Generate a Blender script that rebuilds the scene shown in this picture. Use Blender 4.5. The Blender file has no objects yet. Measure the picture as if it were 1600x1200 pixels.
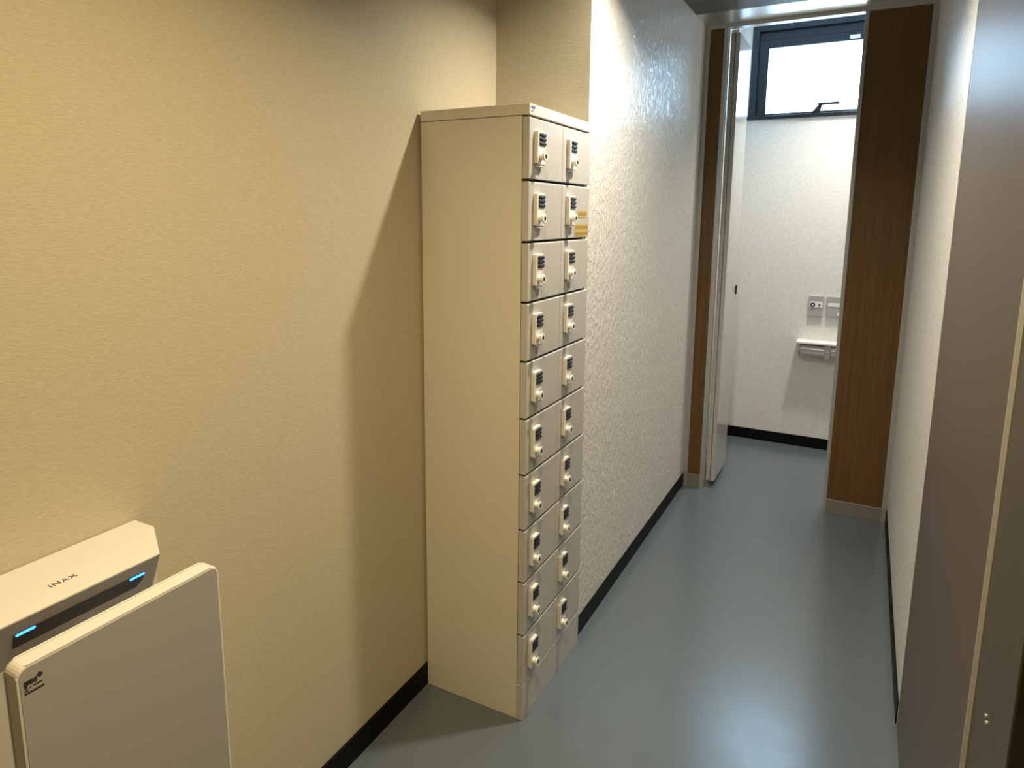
import bpy, bmesh, math, random
from mathutils import Vector, Matrix
random.seed(7)
S = bpy.context.scene
COL = S.collection

# ------------------------------------------------------------------ helpers
def mesh_obj(name, bm, mat, parent=None, origin=(0, 0, 0), smooth=False):
    """link bm as ONE mesh object; vertices are given relative to the world when
    origin is the world position of the parent thing"""
    bmesh.ops.recalc_face_normals(bm, faces=bm.faces)
    me = bpy.data.meshes.new(name)
    bm.to_mesh(me); bm.free()
    me.transform(Matrix.Translation(-Vector(origin)))
    if smooth:
        me.polygons.foreach_set('use_smooth', [True] * len(me.polygons))
    for m in (mat if isinstance(mat, (list, tuple)) else [mat]):
        me.materials.append(m)
    o = bpy.data.objects.new(name, me)
    COL.objects.link(o)
    if parent is not None:
        o.parent = parent
    return o

def box(bm, x0, x1, y0, y1, z0, z1, bevel=0.0, seg=2, mi=0):
    r = bmesh.ops.create_cube(bm, size=1.0)
    vs = r['verts']
    for v in vs:
        v.co.x = x0 + (v.co.x + .5) * (x1 - x0)
        v.co.y = y0 + (v.co.y + .5) * (y1 - y0)
        v.co.z = z0 + (v.co.z + .5) * (z1 - z0)
    fs = set(f for v in vs for f in v.link_faces)
    for f in fs: f.material_index = mi
    if bevel > 0:
        es = list(set(e for v in vs for e in v.link_edges))
        bmesh.ops.bevel(bm, geom=es, offset=bevel, segments=seg, affect='EDGES', profile=.5)

def nb(*a, **k):
    bm = bmesh.new(); box(bm, *a, **k); return bm

def prism(bm, pts, axis, a0, a1, bevel=0.0, seg=2):
    """extrude polygon pts (2-D, other two axes in xyz order) along axis from a0 to a1"""
    def mk(p, a):
        if axis == 'x': return (a, p[0], p[1])
        if axis == 'y': return (p[0], a, p[1])
        return (p[0], p[1], a)
    A = [bm.verts.new(mk(p, a0)) for p in pts]
    B = [bm.verts.new(mk(p, a1)) for p in pts]
    n = len(pts); fs = [bm.faces.new(A), bm.faces.new(B[::-1])]
    for i in range(n):
        fs.append(bm.faces.new((A[i], B[i], B[(i + 1) % n], A[(i + 1) % n])))
    if bevel > 0:
        es = list(set(e for f in fs for e in f.edges))
        bmesh.ops.bevel(bm, geom=es, offset=bevel, segments=seg, affect='EDGES', profile=.5)

def lathe(bm, prof, axis_origin, axis='x', n=24):
    """prof: list of (a along axis, radius)"""
    ox, oy, oz = axis_origin
    rings = []
    for a, r in prof:
        ring = []
        for i in range(n):
            t = 2 * math.pi * i / n
            c, s = r * math.cos(t), r * math.sin(t)
            if axis == 'x': p = (ox + a, oy + c, oz + s)
            elif axis == 'y': p = (ox + c, oy + a, oz + s)
            else: p = (ox + c, oy + s, oz + a)
            ring.append(bm.verts.new(p))
        rings.append(ring)
    for k in range(len(rings) - 1):
        for i in range(n):
            bm.faces.new((rings[k][i], rings[k][(i + 1) % n], rings[k + 1][(i + 1) % n], rings[k + 1][i]))
    bm.faces.new(rings[0][::-1]); bm.faces.new(rings[-1])

def rounded_rect(y0, y1, z0, z1, r, n=6):
    pts = []
    for cy, cz, a in ((y1 - r, z1 - r, 0), (y0 + r, z1 - r, 90), (y0 + r, z0 + r, 180), (y1 - r, z0 + r, 270)):
        for i in range(n + 1):
            t = math.radians(a + 90 * i / n)
            pts.append((cy + r * math.cos(t), cz + r * math.sin(t)))
    return pts

def thing(name, label, cat, loc, group=None):
    o = bpy.data.objects.new(name, None)
    o.empty_display_size = .1
    COL.objects.link(o); o.location = loc
    o['label'] = label; o['category'] = cat
    if group: o['group'] = group
    return o

def struct(name, bm, mat, **k):
    o = mesh_obj(name, bm, mat, **k); o['kind'] = 'structure'; return o

# ------------------------------------------------------------------ materials
def new_mat(name):
    m = bpy.data.materials.new(name); m.use_nodes = True
    nt = m.node_tree
    return m, nt, nt.nodes['Principled BSDF']

def N(nt, t, **k):
    n = nt.nodes.new(t)
    for a, v in k.items(): setattr(n, a, v)
    return n

def plain(name, col, rough=.5, spec=.5, metal=0., coat=0., var=.04, nscale=60., bump=0., emit=None, es=0.):
    m, nt, b = new_mat(name)
    b.inputs['Roughness'].default_value = rough
    b.inputs['Specular IOR Level'].default_value = spec
    b.inputs['Metallic'].default_value = metal
    b.inputs['Coat Weight'].default_value = coat
    tc = N(nt, 'ShaderNodeTexCoord'); ns = N(nt, 'ShaderNodeTexNoise')
    ns.inputs['Scale'].default_value = nscale; ns.inputs['Detail'].default_value = 4
    nt.links.new(tc.outputs['Object'], ns.inputs['Vector'])
    mx = N(nt, 'ShaderNodeMix', data_type='RGBA')
    mx.inputs[6].default_value = (*[c * (1 - var) for c in col], 1)
    mx.inputs[7].default_value = (*[min(1, c * (1 + var)) for c in col], 1)
    nt.links.new(ns.outputs['Fac'], mx.inputs[0]); nt.links.new(mx.outputs[2], b.inputs['Base Color'])
    if bump:
        bp = N(nt, 'ShaderNodeBump'); bp.inputs['Strength'].default_value = bump; bp.inputs['Distance'].default_value = .002
        nt.links.new(ns.outputs['Fac'], bp.inputs['Height']); nt.links.new(bp.outputs['Normal'], b.inputs['Normal'])
    if emit:
        b.inputs['Emission Color'].default_value = (*emit, 1); b.inputs['Emission Strength'].default_value = es
    return m

def wallpaper(name, col, rough, scale, bump, dist, spec=.5, var=.05, thresh=(.35, .65)):
    """embossed vinyl wallpaper: stretched flecks pressed into the sheet"""
    m, nt, b = new_mat(name)
    b.inputs['Roughness'].default_value = rough
    b.inputs['Specular IOR Level'].default_value = spec
    tc = N(nt, 'ShaderNodeTexCoord'); mp = N(nt, 'ShaderNodeMapping')
    mp.inputs['Scale'].default_value = scale
    nt.links.new(tc.outputs['Object'], mp.inputs['Vector'])
    ns = N(nt, 'ShaderNodeTexNoise'); ns.inputs['Scale'].default_value = 1; ns.inputs['Detail'].default_value = 3
    ns.inputs['Roughness'].default_value = .55; ns.inputs['Distortion'].default_value = .6
    nt.links.new(mp.outputs['Vector'], ns.inputs['Vector'])
    cr = N(nt, 'ShaderNodeMapRange'); cr.interpolation_type = 'SMOOTHSTEP'
    cr.inputs['From Min'].default_value = thresh[0]; cr.inputs['From Max'].default_value = thresh[1]
    nt.links.new(ns.outputs['Fac'], cr.inputs['Value'])
    fine = N(nt, 'ShaderNodeTexNoise'); fine.inputs['Scale'].default_value = 350; fine.inputs['Detail'].default_value = 2
    nt.links.new(tc.outputs['Object'], fine.inputs['Vector'])
    mx = N(nt, 'ShaderNodeMix', data_type='RGBA')
    mx.inputs[6].default_value = (*[c * (1 - var) for c in col], 1)
    mx.inputs[7].default_value = (*[min(1, c * (1 + var)) for c in col], 1)
    nt.links.new(cr.outputs['Result'], mx.inputs[0]); nt.links.new(mx.outputs[2], b.inputs['Base Color'])
    ad = N(nt, 'ShaderNodeMath', operation='MULTIPLY_ADD'); ad.inputs[1].default_value = .15
    nt.links.new(fine.outputs['Fac'], ad.inputs[0]); nt.links.new(cr.outputs['Result'], ad.inputs[2])
    bp = N(nt, 'ShaderNodeBump'); bp.inputs['Strength'].default_value = bump; bp.inputs['Distance'].default_value = dist
    nt.links.new(ad.outputs[0], bp.inputs['Height']); nt.links.new(bp.outputs['Normal'], b.inputs['Normal'])
    return m

def wood(name, ca, cb, rough=.4, scale=(60, 60, 1.5), spec=.4):
    m, nt, b = new_mat(name)
    b.inputs['Roughness'].default_value = rough; b.inputs['Specular IOR Level'].default_value = spec
    tc = N(nt, 'ShaderNodeTexCoord'); mp = N(nt, 'ShaderNodeMapping'); mp.inputs['Scale'].default_value = scale
    nt.links.new(tc.outputs['Object'], mp.inputs['Vector'])
    ns = N(nt, 'ShaderNodeTexNoise'); ns.inputs['Scale'].default_value = 1; ns.inputs['Detail'].default_value = 6
    ns.inputs['Distortion'].default_value = 1.2
    nt.links.new(mp.outputs['Vector'], ns.inputs['Vector'])
    cr = N(nt, 'ShaderNodeValToRGB')
    cr.color_ramp.elements[0].position = .35; cr.color_ramp.elements[0].color = (*ca, 1)
    cr.color_ramp.elements[1].position = .68; cr.color_ramp.elements[1].color = (*cb, 1)
    nt.links.new(ns.outputs['Fac'], cr.inputs['Fac']); nt.links.new(cr.outputs['Color'], b.inputs['Base Color'])
    return m

def floor_mat():
    m, nt, b = new_mat('blue_grey_vinyl_floor')
    tc = N(nt, 'ShaderNodeTexCoord')
    ns = N(nt, 'ShaderNodeTexNoise'); ns.inputs['Scale'].default_value = 16; ns.inputs['Detail'].default_value = 8
    sp = N(nt, 'ShaderNodeTexNoise'); sp.inputs['Scale'].default_value = 260; sp.inputs['Detail'].default_value = 2
    for n in (ns, sp): nt.links.new(tc.outputs['Object'], n.inputs['Vector'])
    mx = N(nt, 'ShaderNodeMix', data_type='RGBA')
    mx.inputs[6].default_value = (.098, .121, .141, 1); mx.inputs[7].default_value = (.108, .132, .153, 1)
    nt.links.new(sp.outputs['Fac'], mx.inputs[0]); nt.links.new(mx.outputs[2], b.inputs['Base Color'])
    mr = N(nt, 'ShaderNodeMapRange'); mr.inputs['From Min'].default_value = .3; mr.inputs['From Max'].default_value = .7
    mr.inputs['To Min'].default_value = .222; mr.inputs['To Max'].default_value = .252
    nt.links.new(ns.outputs['Fac'], mr.inputs['Value']); nt.links.new(mr.outputs['Result'], b.inputs['Roughness'])
    b.inputs['Specular IOR Level'].default_value = .8
    return m

M = dict(
    paper_near=wallpaper('beige_wallpaper', (.52, .465, .335), .55, (80, 80, 420), .16, .0010, spec=.25),
    paper_far=wallpaper('white_embossed_wallpaper', (.76, .75, .71), .20, (85, 85, 36), .60, .0034, spec=.17, var=.02),
    paper_toilet=wallpaper('plain_white_wallpaper', (.74, .74, .71), .5, (80, 80, 80), .15, .001, spec=.4),
    floor=floor_mat(),
    ceiling=wood('dark_ceiling_board', (.075, .07, .062), (.13, .12, .105), .5, (3, 70, 70)),
    soffit=plain('brushed_ceiling_trim', (.80, .83, .84), .32, .5, metal=.85, var=.01),
    toilet_ceiling=plain('white_ceiling_paint', (.8, .8, .8), .6, .3, var=.01),
    base=plain('black_vinyl_skirting', (.004, .004, .004), .5, .12),
    locker=plain('cream_steel_paint', (.72, .675, .57), .42, .4, var=.012, nscale=400),
    door=plain('shaded_cream_steel_paint', (.50, .485, .45), .36, .45, var=.012, nscale=400),  # the body's cream paint, greyed in colour for how light meets the fronts
    lock=plain('pale_grey_lock_plastic', (.74, .72, .68), .35, .5, var=.01),
    knob=plain('white_knob_plastic', (.84, .81, .73), .3, .5, var=.01),
    dial=plain('black_dial_plastic', (.012, .012, .013), .35, .4),
    gap=plain('gap_shade_and_dark_plinth', (.03, .028, .024), .6, .2),  # shade of narrow gaps put in as colour, also the dark cabinet plinth
    sticker=plain('yellow_sticker_paper', (.52, .38, .12), .6, .3, var=.06),
    print_brown=plain('brown_print', (.34, .22, .05), .6, .2),
    print_blue=plain('blue_print', (.10, .14, .42), .5, .3),
    print_dark=plain('dark_grey_print', (.035, .03, .025), .5, .3),
    dryer=plain('glossy_white_plastic', (.68, .66, .61), .28, .5, var=.008),
    panel=plain('matt_silver_plastic', (.36, .35, .33), .42, .45, var=.02, nscale=600),
    slot=plain('dark_slot_plastic', (.05, .046, .04), .35, .5),
    led=plain('blue_indicator_light', (.05, .2, .9), .3, .5, emit=(.02, .22, 1.0), es=6.0),
    brown=wood('brown_wood_laminate', (.102, .052, .014), (.142, .074, .021), .42, (90, 90, 1.6)),
    alu=plain('satin_aluminium', (.50, .50, .49), .35, .5, metal=.6, var=.02),
    skirt=plain('grey_partition_skirting', (.24, .235, .21), .4, .5, metal=.3),
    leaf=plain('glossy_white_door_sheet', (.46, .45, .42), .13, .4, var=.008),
    steel=plain('dark_brown_satin_steel', (.125, .100, .078), .40, .08, metal=.25, var=.03, nscale=900, bump=.03),
    jamb=plain('olive_brown_steel', (.075, .062, .040), .42, .4, metal=.2, var=.03),
    screw=plain('bright_screw_steel', (.7, .68, .62), .25, .5, metal=1.0),
    winframe=plain('dark_blue_grey_window_metal', (.022, .029, .038), .38, .5, metal=.4, var=.03),
    glass=plain('bright_frosted_pane', (.8, .85, .9), .2, .5, emit=(.44, .72, 1.0), es=15.0),
    acc=plain('grey_panel_plastic', (.42, .42, .42), .35, .5, var=.01),
    accw=plain('white_panel_plastic', (.85, .86, .86), .25, .5, var=.01),
    navy=plain('navy_button', (.03, .035, .09), .3, .5),
    cover=plain('satin_grey_cover', (.55, .55, .54), .22, .5, metal=.3, var=.01),
    cabinet=wood('dark_cabinet_wood', (.11, .075, .045), (.16, .11, .07), .45, (60, 60, 2)),
    lamp=plain('lamp_lens', (.9, .88, .8), .4, .5, emit=(1, .82, .55), es=8.0),
)

# ------------------------------------------------------------------ dimensions (metres)
WL = -.014          # near left wall face
D2 = .323           # face of the deeper left wall
YN = .452           # where the left wall steps out
R = 1.332           # right wall face
ZC = 2.454          # corridor ceiling
YP = 2.041          # toilet partition front
YT = 3.065          # toilet back wall face

# ------------------------------------------------------------------ the setting
struct('floor', nb(-.25, 2.4, -3.4, 3.4, -.06, 0), M['floor'])
struct('ceiling', nb(-.25, 2.4, -3.4, 1.815, ZC, 2.60), M['ceiling'])
struct('trim_1', nb(D2, R, 1.815, 2.10, ZC, 2.80), M['soffit'])
struct('ceiling.001', nb(D2 - .05, R + .05, 2.10, 3.25, 2.72, 2.80), M['toilet_ceiling'])
struct('wall_left', nb(WL - .15, WL, -3.3, YN, 0, ZC), M['paper_near'])

bm = bmesh.new(); box(bm, -.17, D2, YN, 3.25, 0, 2.80)
for f in bm.faces:
    c = f.calc_center_median()
    f.material_index = 1 if abs(c.y - YN) < 1e-4 else 0     # the return beside the locker carries the beige paper
struct('wall_left_far', bm, [M['paper_far'], M['paper_near']])

bm = bmesh.new(); box(bm, R, R + .14, .527, 3.25, 0, 2.80); box(bm, R, R + .14, -.68, .527, 2.36, 2.60)
struct('wall_right', bm, M['paper_far'])
struct('wall_right_far', nb(2.20, 2.34, -3.3, -.5, 0, ZC), M['paper_near'])
struct('wall_right_return', nb(1.47, 2.20, -.56, -.44, 0, ZC), M['paper_near'])
struct('wall_front', nb(-.17, 2.34, -3.4, -3.25, 0, ZC), M['paper_near'])

# back wall of the toilet with the window opening
WX0, WX1, WZ0, WZ1 = .392, 1.262, 2.114, 2.682
bm = bmesh.new()
box(bm, D2, R, YT, YT + .16, 0, WZ0); box(bm, D2, R, YT, YT + .16, WZ1, 2.80)
box(bm, D2, WX0, YT, YT + .16, WZ0, WZ1); box(bm, WX1, R, YT, YT + .16, WZ0, WZ1)
struct('wall_back', bm, M['paper_toilet'])

# skirtings
struct('baseboard_left', nb(WL, -.0065, -3.25, YN, 0, .073, bevel=.0015), M['base'])
struct('baseboard_left_far', nb(D2, D2 + .004, YN, YP - .002, 0, .072, bevel=.001), M['base'])
struct('baseboard_right', nb(R - .004, R, .527, YP - .002, 0, .072, bevel=.001), M['base'])
struct('baseboard_back', nb(D2, R, YT - .005, YT, 0, .072, bevel=.001), M['base'])

# ------------------------------------------------------------------ window
W = struct('window_1', (lambda b: (box(b, WX0, WX0 + .040, YT - .012, YT + .09, WZ0, WZ1, .002),
                                   box(b, WX1 - .040, WX1, YT - .012, YT + .09, WZ0, WZ1, .002),
                                   box(b, WX0 + .040, WX1 - .040, YT - .012, YT + .09, WZ1 - .035, WZ1, .002),
                                   box(b, WX0 - .006, WX1 + .006, YT - .022, YT + .09, WZ0 - .002, WZ0 + .020, .002),
                                   box(b, WX0 + .040, WX1 - .040, YT + .02, YT + .09, WZ1 - .085, WZ1 - .035, .002), b)[-1])(bmesh.new()), M['winframe'])
bm = bmesh.new()
sx0, sx1, sz0, sz1 = WX0 + .041, WX1 - .041, WZ0 + .021, WZ1 - .086
gx0, gx1, gz0, gz1 = .492, WX1 - .10, 2.150, 2.546
box(bm, sx0, gx0, YT + .01, YT + .055, sz0, sz1, .003); box(bm, gx1, sx1, YT + .01, YT + .055, sz0, sz1, .003)
box(bm, gx0, gx1, YT + .01, YT + .055, gz1, sz1, .003); box(bm, gx0, gx1, YT + .01, YT + .055, sz0, gz0, .003)
mesh_obj('sash', bm, M['winframe'], W)
mesh_obj('pane', nb(gx0, gx1, YT + .030, YT + .036, gz0, gz1), M['glass'], W)
bm = bmesh.new()
prism(bm, [(.762, 2.136), (.815, 2.136), (.824, 2.182), (.808, 2.186), (.795, 2.168)], 'y', YT - .022, YT + .004, .003)
prism(bm, [(.800, 2.176), (.918, 2.179), (.918, 2.193), (.800, 2.192)], 'y', YT - .034, YT - .014, .002)
mesh_obj('crank_handle', bm, M['winframe'], W)['label'] = 'grey crank handle'
mesh_obj('catch', nb(.945, 1.000, YT - .006, YT + .010, 2.556, 2.574, bevel=.003), M['accw'], W)['label'] = 'white window catch'

# ------------------------------------------------------------------ toilet partition
T0 = (D2, YP, 0)
tp = thing('toilet_partition', 'brown wood grain toilet partition in a slim silver frame at the end of the corridor', 'partition', T0)
PB = YP + .040
def tpart(name, *a, mat='alu', **k): return mesh_obj(name, nb(*a, **k), M[mat], tp, T0)
PZ = 2.436
tpart('top_rail', D2, R, YP - .004, PB + .004, PZ, ZC, bevel=.001)
for x0, x1 in ((D2, .347), (.416, .437), (1.042, 1.059), (1.308, R)):
    tpart('post', x0, x1, YP - .004, PB + .004, 0.0, PZ, bevel=.001)
for x0, x1 in ((.347, .416), (1.059, 1.308)):
    tpart('panel', x0, x1, YP, PB, .072, PZ, mat='brown')
    tpart('skirting', x0, x1, YP - .003, PB, 0, .072, mat='skirt', bevel=.001)
    tpart('trim_strip', x0, x1, YP - .005, YP, .070, .074, mat='alu')

# folding toilet door, folded open behind the left panel
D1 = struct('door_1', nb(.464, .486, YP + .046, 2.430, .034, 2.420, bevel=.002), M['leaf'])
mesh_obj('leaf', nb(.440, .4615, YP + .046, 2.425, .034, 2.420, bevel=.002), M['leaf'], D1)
mesh_obj('latch', nb(.4855, .493, 2.398, 2.424, 1.060, 1.110, bevel=.001), M['dial'], D1)['label'] = 'small black latch'
mesh_obj('pivot', nb(.441, .478, YP + .048, YP + .072, 2.420, 2.436, bevel=.001), M['accw'], D1)['label'] = 'white pivot block'

# ------------------------------------------------------------------ steel door and its frame in the right wall
D3 = struct('door_2', nb(R, R + .040, -.447, .517, .004, 2.35, bevel=.0012), M['steel'])
bm = bmesh.new()
box(bm, R + .004, R + .0445, .5185, .5265, 0, 2.36)
mesh_obj('shadow_gap', bm, M['gap'], D3)
bm = bmesh.new()
box(bm, R + .0062, R + .0090, -.679, -.4485, 0, 2.36, .0006)
box(bm, R + .0092, R + .10, -.455, -.4485, 0, 2.36)
mesh_obj('frame', bm, M['jamb'], D3)['label'] = 'olive brown steel door frame'
for yy, zz in ((-.548, .8125), (-.556, .8075)):
    bm = bmesh.new(); lathe(bm, [(-.0015, .0024), (0, .0034), (.003, .0034)], (R + .0052, yy, zz), 'x', 12)
    mesh_obj('screw', bm, M['screw'], D3)['label'] = 'bright screw head'

mesh_obj('lit_edge_strip', nb(R - .0002, R + .0062, -.4505, -.4472, .004, 2.35), M['acc'], D3)['label'] = 'pale strip painting the lit edge of the steel door'  # added pale strip paints the lamplight caught by the door's near edge

# low dark cabinet in the next room, past the frame
cb = thing('cabinet', 'low dark brown cabinet at the right edge, past the olive door frame', 'cabinet', (1.4, -.60, 0))
def cpart(name, *a, mat='cabinet', **k): return mesh_obj(name, nb(*a, **k), M[mat], cb, (1.4, -.60, 0))
cpart('body', 1.3425, 1.46, -.640, -.56, .05, .955, bevel=.001)
cpart('top', 1.3425, 1.46, -.646, -.56, .956, .985, bevel=.002)
cpart('plinth', 1.3425, 1.46, -.628, -.56, 0, .05, mat='gap')

# ------------------------------------------------------------------ locker
LX, LW, LH = .337, .4386, 1.790
L0 = (0.0, 0.0, 0.0)
lk = thing('locker', 'tall cream steel locker with twenty small combination lock doors in two columns', 'locker', L0)
zb = [1.7575, 1.5951, 1.4319, 1.2685, 1.1044, .9406, .7754, .6096, .4469, .2781, .1181]
XB = .316       # front of the carcass, doors sit on it
bm = bmesh.new()
box(bm, -.006, XB, 0.0, LW, 0, 1.7595, .0015)
mesh_obj('body', bm, M['locker'], lk)
bm = bmesh.new(); box(bm, -.006, .3375, -.0006, LW + .002, 1.7610, LH, .002)
mesh_obj('top_cap', bm, M['locker'], lk)
mesh_obj('plinth', nb(XB - .002, .3372, -.0003, LW, 0, .1165, bevel=.0012), M['door'], lk)
# dark sheet standing in for the shade in the gaps between the doors
mesh_obj('gap_shade_sheet', nb(XB - .001, XB + .0016, .002, LW - .002, .118, 1.7590), M['gap'], lk)

def blob_mark(bm, x, pts, sz, ax='x'):
    for (a, b, w, h) in pts:
        box(bm, x, x + .0004, a - w / 2 * sz, a + w / 2 * sz, b - h / 2 * sz, b + h / 2 * sz)
bm = bmesh.new()
for i in range(9):
    box(bm, .3374, .3378, .006 + .0030 * i, .0082 + .0030 * i, 1.779 + random.uniform(-.003, .002), 1.784 + random.uniform(-.002, .0025))
for i in range(3):
    box(bm, .3374, .3378, .008 + .005 * i, .011 + .005 * i, 1.769, 1.7725 + random.uniform(-.001, .001))
mesh_obj('maker_mark', bm, M['print_blue'], lk)['label'] = 'small blue printed mark'

def lock_meshes():
    """meshes in door space: origin at door's lower hinge-side front corner, x outward, y across, z from the door top"""
    out = {}
    bm = bmesh.new()
    prism(bm, rounded_rect(.028, .078, -.121, -.033, .005, 4), 'x', .0002, .0115, .0012, 2)
    box(bm, .0005, .010, .036, .070, -.127, -.1205, .001)          # lower lip of the lock case
    out['lock_case'] = (bm, M['lock'], True)
    bm = bmesh.new()
    lathe(bm, [(.0116, .0105), (.0135, .0095), (.0175, .0085), (.0215, .0098), (.0245, .0125), (.0265, .0130), (.0275, .0118)],
          (0, .046, -.100), 'x', 24)
    out['knob'] = (bm, M['knob'], True)
    bm = bmesh.new(); lathe(bm, [(.0276, .0058), (.0282, .0055)], (0, .046, -.100), 'x', 16)
    out['keyhole'] = (bm, M['dial'], False)
    bm = bmesh.new()
    # a thumb wheel: short drum lying across the case
    lathe(bm, [(-.0185, .0040), (-.0170, .0053), (.0170, .0053), (.0185, .0040)], (.0100, .0570, 0), 'y', 14)
    out['dial'] = (bm, M['dial'], True)
    return out

protos = {}
def mk(name, bm, mat, smooth):
    me = bpy.data.meshes.new(name); bmesh.ops.recalc_face_normals(bm, faces=bm.faces); bm.to_mesh(me); bm.free()
    me.materials.append(mat)
    if smooth: me.polygons.foreach_set('use_smooth', [abs(p.normal.x) < .9 for p in me.polygons])
    return me
for k, (bm, mat, sm) in lock_meshes().items(): protos[k] = mk(k, bm, mat, sm)
YS = LW / 2
def child(name, me, par, loc=(0, 0, 0)):
    o = bpy.data.objects.new(name, me); COL.objects.link(o); o.parent = par; o.location = loc; return o
for i in range(10):
    for c in range(2):
        y0 = .0008 + (YS) * c; y1 = (YS - .0012) if c == 0 else LW - .0008
        top = zb[i] - .0030; bot = zb[i + 1] + .0036
        if i == 9: bot = .1195
        if i == 0: top = zb[0] - .0010
        bm = nb(XB + .0018, LX, y0, y1, bot, top)
        ed = [e for e in bm.edges if all(abs(v.co.x - LX) < 1e-6 and abs(v.co.z - top) < 1e-6 for v in e.verts)]
        rest = [e for e in bm.edges if e not in ed and all(abs(v.co.x - LX) < 1e-6 for v in e.verts)]
        r = bmesh.ops.bevel(bm, geom=ed, offset=.0042, segments=3, affect='EDGES', profile=.5)
        rest = [e for e in bm.edges if all(abs(v.co.x - LX) < 1e-6 for v in e.verts) and not all(abs(v.co.z - (top - .0042)) < 1e-4 for v in e.verts)]
        bmesh.ops.bevel(bm, geom=rest, offset=.0012, segments=2, affect='EDGES', profile=.5)
        d = mesh_obj('door', bm, M['door'], lk)
        # lock parts are children of the door; they share mesh data
        base = (LX, y0, zb[i])
        for nm in ('lock_case', 'knob', 'keyhole'):
            child(nm, protos[nm], d, base)
        for q in range(3):
            child('dial', protos['dial'], d, (LX, y0, zb[i] - .0435 - .0113 * q))
        if i == 1 and c == 1:
            d['label'] = 'locker door with two yellow stickers'
            def sticker(ya, yb, za, zbb, rows):
                s = mesh_obj('sticker', nb(LX, LX + .0006, ya, yb, za, zbb), M['sticker'], d)
                b2 = bmesh.new()
                for r in range(rows):
                    zc = zbb - (zbb - za) * (r + .5) / rows
                    y = ya + .006
                    while y < yb - .008:
                        w = random.uniform(.004, .009)
                        box(b2, LX + .0006, LX + .0009, y, min(y + w, yb - .003), zc - .0045, zc + .0045)
                        y += w + .0025
                return s, b2
            s1, b1 = sticker(.345, .418, 1.496, 1.520, 1)
            s2, b2 = sticker(.322, .433, 1.437, 1.477, 2)
            for b in (b1, b2): mesh_obj('sticker_print', b, M['print_brown'], d)

# ------------------------------------------------------------------ hand dryer
H0 = (WL, -1.075, .4)
hd = thing('hand_dryer', 'white wall hung hand dryer with blue indicator lights and a grey splash panel', 'hand dryer', H0)
def hpart(name, bm, mat, **k): return mesh_obj(name, bm, M[mat], hd, H0, **k)
yc = -1.075; ya, yb = yc - .205, yc + .166
def plan(inset=0.0, xf=.140):
    return [(WL + .001, ya + inset), (WL + .001, yb - inset), (.043, yb - inset), (xf, yb - .056 - inset), (xf, ya + .056 + inset), (.043, ya + inset)]
bm = bmesh.new(); prism(bm, plan(), 'z', .44, .947)
for v in bm.verts:
    if v.co.z < .5 and v.co.x > .10: v.co.x = .045
    if v.co.z < .5 and .04 < v.co.x < .0431: v.co.x = .03
mid = [e for e in bm.edges if abs(e.verts[0].co.z - e.verts[1].co.z) > .1]
r = bmesh.ops.bisect_plane(bm, geom=bm.verts[:] + bm.edges[:] + bm.faces[:], plane_co=(0, 0, .86), plane_no=(0, 0, 1))
for v in [g for g in r['geom_cut'] if isinstance(g, bmesh.types.BMVert)]:
    if v.co.x > .08: v.co.x = .102
    elif v.co.x > .03: v.co.x = .040
bmesh.ops.bevel(bm, geom=[e for e in bm.edges if min(e.verts[0].co.z, e.verts[1].co.z) > .946], offset=.003, segments=2, affect='EDGES', profile=.5)
hd_body = hpart('body', bm, 'dryer')
# wider lower tray that carries the splash panel
bm = bmesh.new(); prism(bm, [(.03, .36), (.215, .36), (.215, .43), (.135, .47), (.03, .47)], 'y', yc - .145, yc + .145, .006, 2)
hpart('drip_tray', bm, 'dryer')
bm = bmesh.new(); prism(bm, rounded_rect(yc - .151, yc + .152, .38, .930, .014, 6), 'x', .1955, .2265, .004, 3)
pn = hpart('splash_panel', bm, 'dryer', smooth=False)
bm = bmesh.new(); prism(bm, rounded_rect(yc - .1475, yc + .1485, .3835, .9265, .011, 6), 'x', .2260, .2275)
sf = hpart('splash_panel_face', bm, 'panel'); sf['label'] = 'matt grey front face'
bm = bmesh.new(); prism(bm, rounded_rect(yc - .1515, yc + .1525, .3795, .9305, .0145, 6), 'x', .2000, .2008)
hpart('panel_seam', bm, 'acc')
# outlet slot under the front lip
bm = bmesh.new()
prism(bm, [(yc - .104, .896), (yc + .078, .896), (yc + .086, .906), (yc + .088, .922), (yc - .106, .922)], 'x', .1385, .1415)
sl = hpart('outlet_slot', bm, 'slot')
slope = (.140 - .102) / (.947 - .86)
for v in sl.data.vertices: v.co.x += (v.co.z + .4 - .947) * slope + .0005
for y0, y1 in ((yc - .104, yc - .078), (yc + .062, yc + .087)):
    bm = bmesh.new(); box(bm, .1405, .1425, y0, y1, .9168, .9212, .0015)
    il = mesh_obj('indicator_light', bm, M['led'], sl, H0); il['label'] = 'glowing blue indicator'
    for v in il.data.vertices: v.co.x += (v.co.z + .4 - .947) * slope + .0005
# row of small printed marks between lip and slot
for a, b in ((-.150, -.128), (-.085, -.066), (-.052, -.020), (-.008, .012), (.030, .046), (.070, .082), (.100, .112)):
    mk_ = hpart('lip_mark', nb(.1300, .1325, yc + a, yc + b, .9310, .9322), 'acc')
    for v in mk_.data.vertices: v.co.x = (.140 + (v.co.z + .4 - .947) * slope + .0003 * (1 if v.co.x + WL > .131 else -1)) - WL
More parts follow.
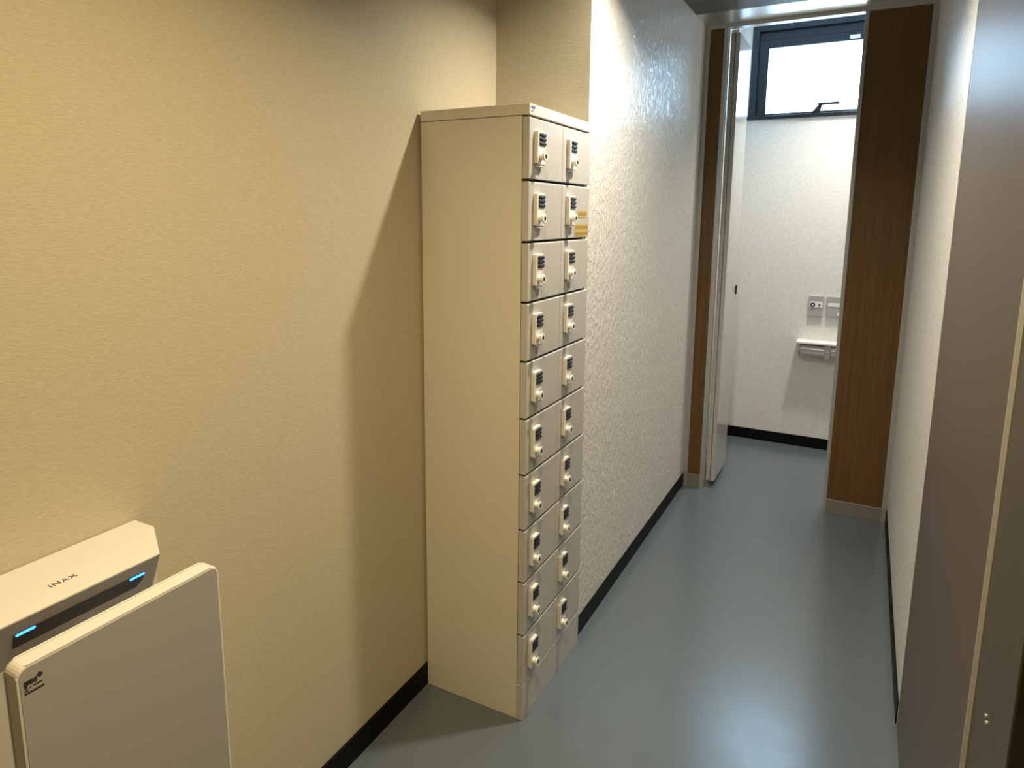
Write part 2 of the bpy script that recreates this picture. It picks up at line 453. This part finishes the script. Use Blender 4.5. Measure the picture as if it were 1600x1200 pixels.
# lettering on the lid
cu = bpy.data.curves.new('letters', 'FONT'); cu.body = 'INAX'; cu.size = .0155; cu.align_x = 'CENTER'; cu.align_y = 'CENTER'; cu.extrude = .0002
cu.space_character = 1.12
to = bpy.data.objects.new('tmp', cu); COL.objects.link(to)
bpy.context.view_layer.update()
me = bpy.data.meshes.new_from_object(to.evaluated_get(bpy.context.evaluated_depsgraph_get()))
bpy.data.objects.remove(to)
me.transform(Matrix(((0, -1, 0, .0905), (1, 0, 0, -1.0915), (0, 0, 1, .9472), (0, 0, 0, 1))))
me.transform(Matrix.Translation(-Vector(H0)))
me.materials.clear(); me.materials.append(M['print_dark'])
lt = bpy.data.objects.new('lettering', me); COL.objects.link(lt); lt.parent = hd_body; lt['label'] = 'small dark capital lettering'
# printed emblem at the splash panel corner: block, raised flap, two text lines
bm = bmesh.new(); X0, X1 = .2275, .2278
def poly(pts): prism(bm, pts, 'x', X0, X1)
ey, ez = yc - .1435, .8995
poly([(ey, ez), (ey + .004, ez - .001), (ey + .004, ez + .0035), (ey + .0125, ez + .0035), (ey + .0125, ez + .0095), (ey, ez + .0095)])
poly([(ey + .0130, ez + .003), (ey + .0155, ez + .003), (ey + .0155, ez + .0095), (ey + .0130, ez + .0095)])
poly([(ey + .0150, ez + .0105), (ey + .0190, ez + .0140), (ey + .0235, ez + .0100), (ey + .0200, ez + .0060)])
for (a, b, z, h) in ((.0, .005, -.0035, .002), (.0065, .0085, -.001, .002), (.011, .0215, -.0005, .0018), (.0, .0235, -.0075, .0024)):
    poly([(ey + a, ez + z - h / 2), (ey + b, ez + z - h / 2), (ey + b, ez + z + h / 2), (ey + a, ez + z + h / 2)])
mesh_obj('printed_emblem', bm, M['print_dark'], sf, H0)['label'] = 'small dark printed emblem'

# ------------------------------------------------------------------ toilet wall fittings
YA = YT - .020
def fitting(label, x0, x1, z0, z1):
    loc = ((x0 + x1) / 2, YT, z0)
    t = thing('control_panel', label, 'control panel', loc)
    mesh_obj('case', nb(x0, x1, YA, YT + .001, z0, z1, bevel=.003), M['acc'], t, loc)
    return t, loc
t, loc = fitting('small grey wall control panel with a dark blue round button, left one of the two', .838, .922, .874, 1.008)
mesh_obj('button_strip', nb(.842, .918, YA - .003, YA, .934, .970, bevel=.001), M['accw'], t, loc)
for x, r, mat, nm in ((.862, .014, 'navy', 'button'), (.901, .006, 'dial', 'sensor')):
    bm = bmesh.new(); lathe(bm, [(-.0065, r * .85), (-.0055, r), (-.002, r)], (x, YA - .001, .951), 'y', 20)
    mesh_obj(nm, bm, M[mat], t, loc)
bm = bmesh.new(); lathe(bm, [(-.008, .005), (-.006, .0055)], (.862, YA - .001, .951), 'y', 16)
mesh_obj('button_cap', bm, M['accw'], t, loc)
t, loc = fitting('small grey wall control panel with a white bar, half hidden by the brown partition', .944, 1.030, .878, 1.008)
mesh_obj('button_strip', nb(.949, 1.026, YA - .003, YA, .944, .966, bevel=.001), M['accw'], t, loc)
bm = bmesh.new(); lathe(bm, [(-.010, .008), (-.008, .010), (0, .010)], (1.016, YA, .897), 'y', 20)
mesh_obj('button', bm, M['accw'], t, loc)

PH = (.96, YT, .62)
ph = thing('paper_holder', 'silver grey double toilet paper holder under a slim shelf on the toilet wall', 'paper holder', PH)
mesh_obj('shelf', nb(.788, 1.180, YT - .112, YT - .0005, .708, .722, bevel=.003), M['accw'], ph, PH)
for x0, x1 in ((.800, .812), (.955, .988), (1.150, 1.168)):
    bm = bmesh.new(); prism(bm, [(YT - .0005, .707), (YT - .100, .707), (YT - .103, .660), (YT - .085, .630 if x0 != .955 else .616), (YT - .0005, .640)], 'x', x0, x1, .002)
    mesh_obj('arm', bm, M['cover'], ph, PH)
for x0, x1 in ((.813, .954), (.989, 1.149)):
    bm = bmesh.new(); pts = [(YT - .010, .700), (YT - .070, .702)]
    for k in range(7):
        a = math.radians(80 - 26 * k); pts.append((YT - .052 - .045 * math.sin(a + .2), .662 + .036 * math.cos(math.pi - a)) if False else (YT - .060 - .040 * math.cos(math.radians(60 - 22 * k)), .664 + .038 * math.sin(math.radians(60 - 22 * k))))
    pts.append((YT - .030, .640))
    prism(bm, pts, 'x', x0, x1, .001)
    mesh_obj('paper_cover', bm, M['cover'], ph, PH)

# ------------------------------------------------------------------ lamps
def downlight(label, x, y, z, watts, col, size=150, rad=.04):
    t = thing('ceiling_light', label, 'ceiling light', (x, y, z))
    bm = bmesh.new()
    n = 32; prof = [(.058, 0), (.058, -.006), (.046, -.008), (.044, -.002)]
    rings = [[bm.verts.new((x + r * math.cos(2 * math.pi * i / n), y + r * math.sin(2 * math.pi * i / n), z + h)) for i in range(n)] for r, h in prof]
    for k in range(len(rings) - 1):
        for i in range(n): bm.faces.new((rings[k][i], rings[k][(i + 1) % n], rings[k + 1][(i + 1) % n], rings[k + 1][i]))
    mesh_obj('trim_ring', bm, M['accw'], t, (x, y, z), smooth=True)
    bm = bmesh.new(); lathe(bm, [(-.004, .043), (-.001, .0435)], (x, y, z), 'z', 32)
    mesh_obj('lens', bm, M['lamp'], t, (x, y, z))
    l = bpy.data.lights.new('lamp', 'AREA'); l.shape = 'DISK'; l.size = 2 * rad; l.energy = watts; l.color = col
    l.spread = math.radians(size)
    o = bpy.data.objects.new('lamp', l); COL.objects.link(o); o.location = (x, y, z - .014)
    return t
downlight('round white ceiling downlight over the corridor beside the locker', .720, .365, ZC, 20, (1, .90, .73), 137, .03)
downlight('round white ceiling downlight over the entrance, above the hand dryer', .85, -1.05, ZC, 24, (1, .77, .42), 138, .03)
downlight('round white ceiling downlight inside the toilet room', 1.08, 2.50, 2.72, 12.5, (1, .91, .78), 105, .08)

w = bpy.data.worlds.new('World'); S.world = w; w.use_nodes = True
w.node_tree.nodes['Background'].inputs[0].default_value = (.6, .75, 1, 1)
w.node_tree.nodes['Background'].inputs[1].default_value = .3

# ------------------------------------------------------------------ camera
F, YAW, PIT, ROL = 1046.365, .4875, -.1626, .0075
cy, sy, cp, sp = math.cos(YAW), math.sin(YAW), math.cos(PIT), math.sin(PIT)
fwd = Vector((-sy * cp, cy * cp, sp)); ri = Vector((cy, sy, 0)); up = ri.cross(fwd)
cr, sr = math.cos(ROL), math.sin(ROL)
Rv = cr * ri + sr * up; Uv = -sr * ri + cr * up
cam = bpy.data.cameras.new('camera'); co = bpy.data.objects.new('camera', cam); COL.objects.link(co)
m = Matrix((Rv, Uv, -fwd)).transposed().to_4x4(); m.translation = Vector((1.1341, -1.61, 1.5058))
co.matrix_world = m
cam.sensor_fit = 'HORIZONTAL'; cam.sensor_width = 36; cam.lens = F / 1600 * 36
cam.shift_x = 5.2 / 1600; cam.shift_y = -93.705 / 1600; cam.clip_start = .02
S.camera = co

S.view_settings.view_transform = 'Standard'; S.view_settings.look = 'None'
S.view_settings.gamma = 1; S.view_settings.use_curve_mapping = False
S.view_settings.exposure = 0.0
try:
    S.cycles.use_denoising = True
    S.cycles.max_bounces = 10; S.cycles.diffuse_bounces = 6; S.cycles.glossy_bounces = 4
    S.cycles.sample_clamp_indirect = 6
except Exception: pass
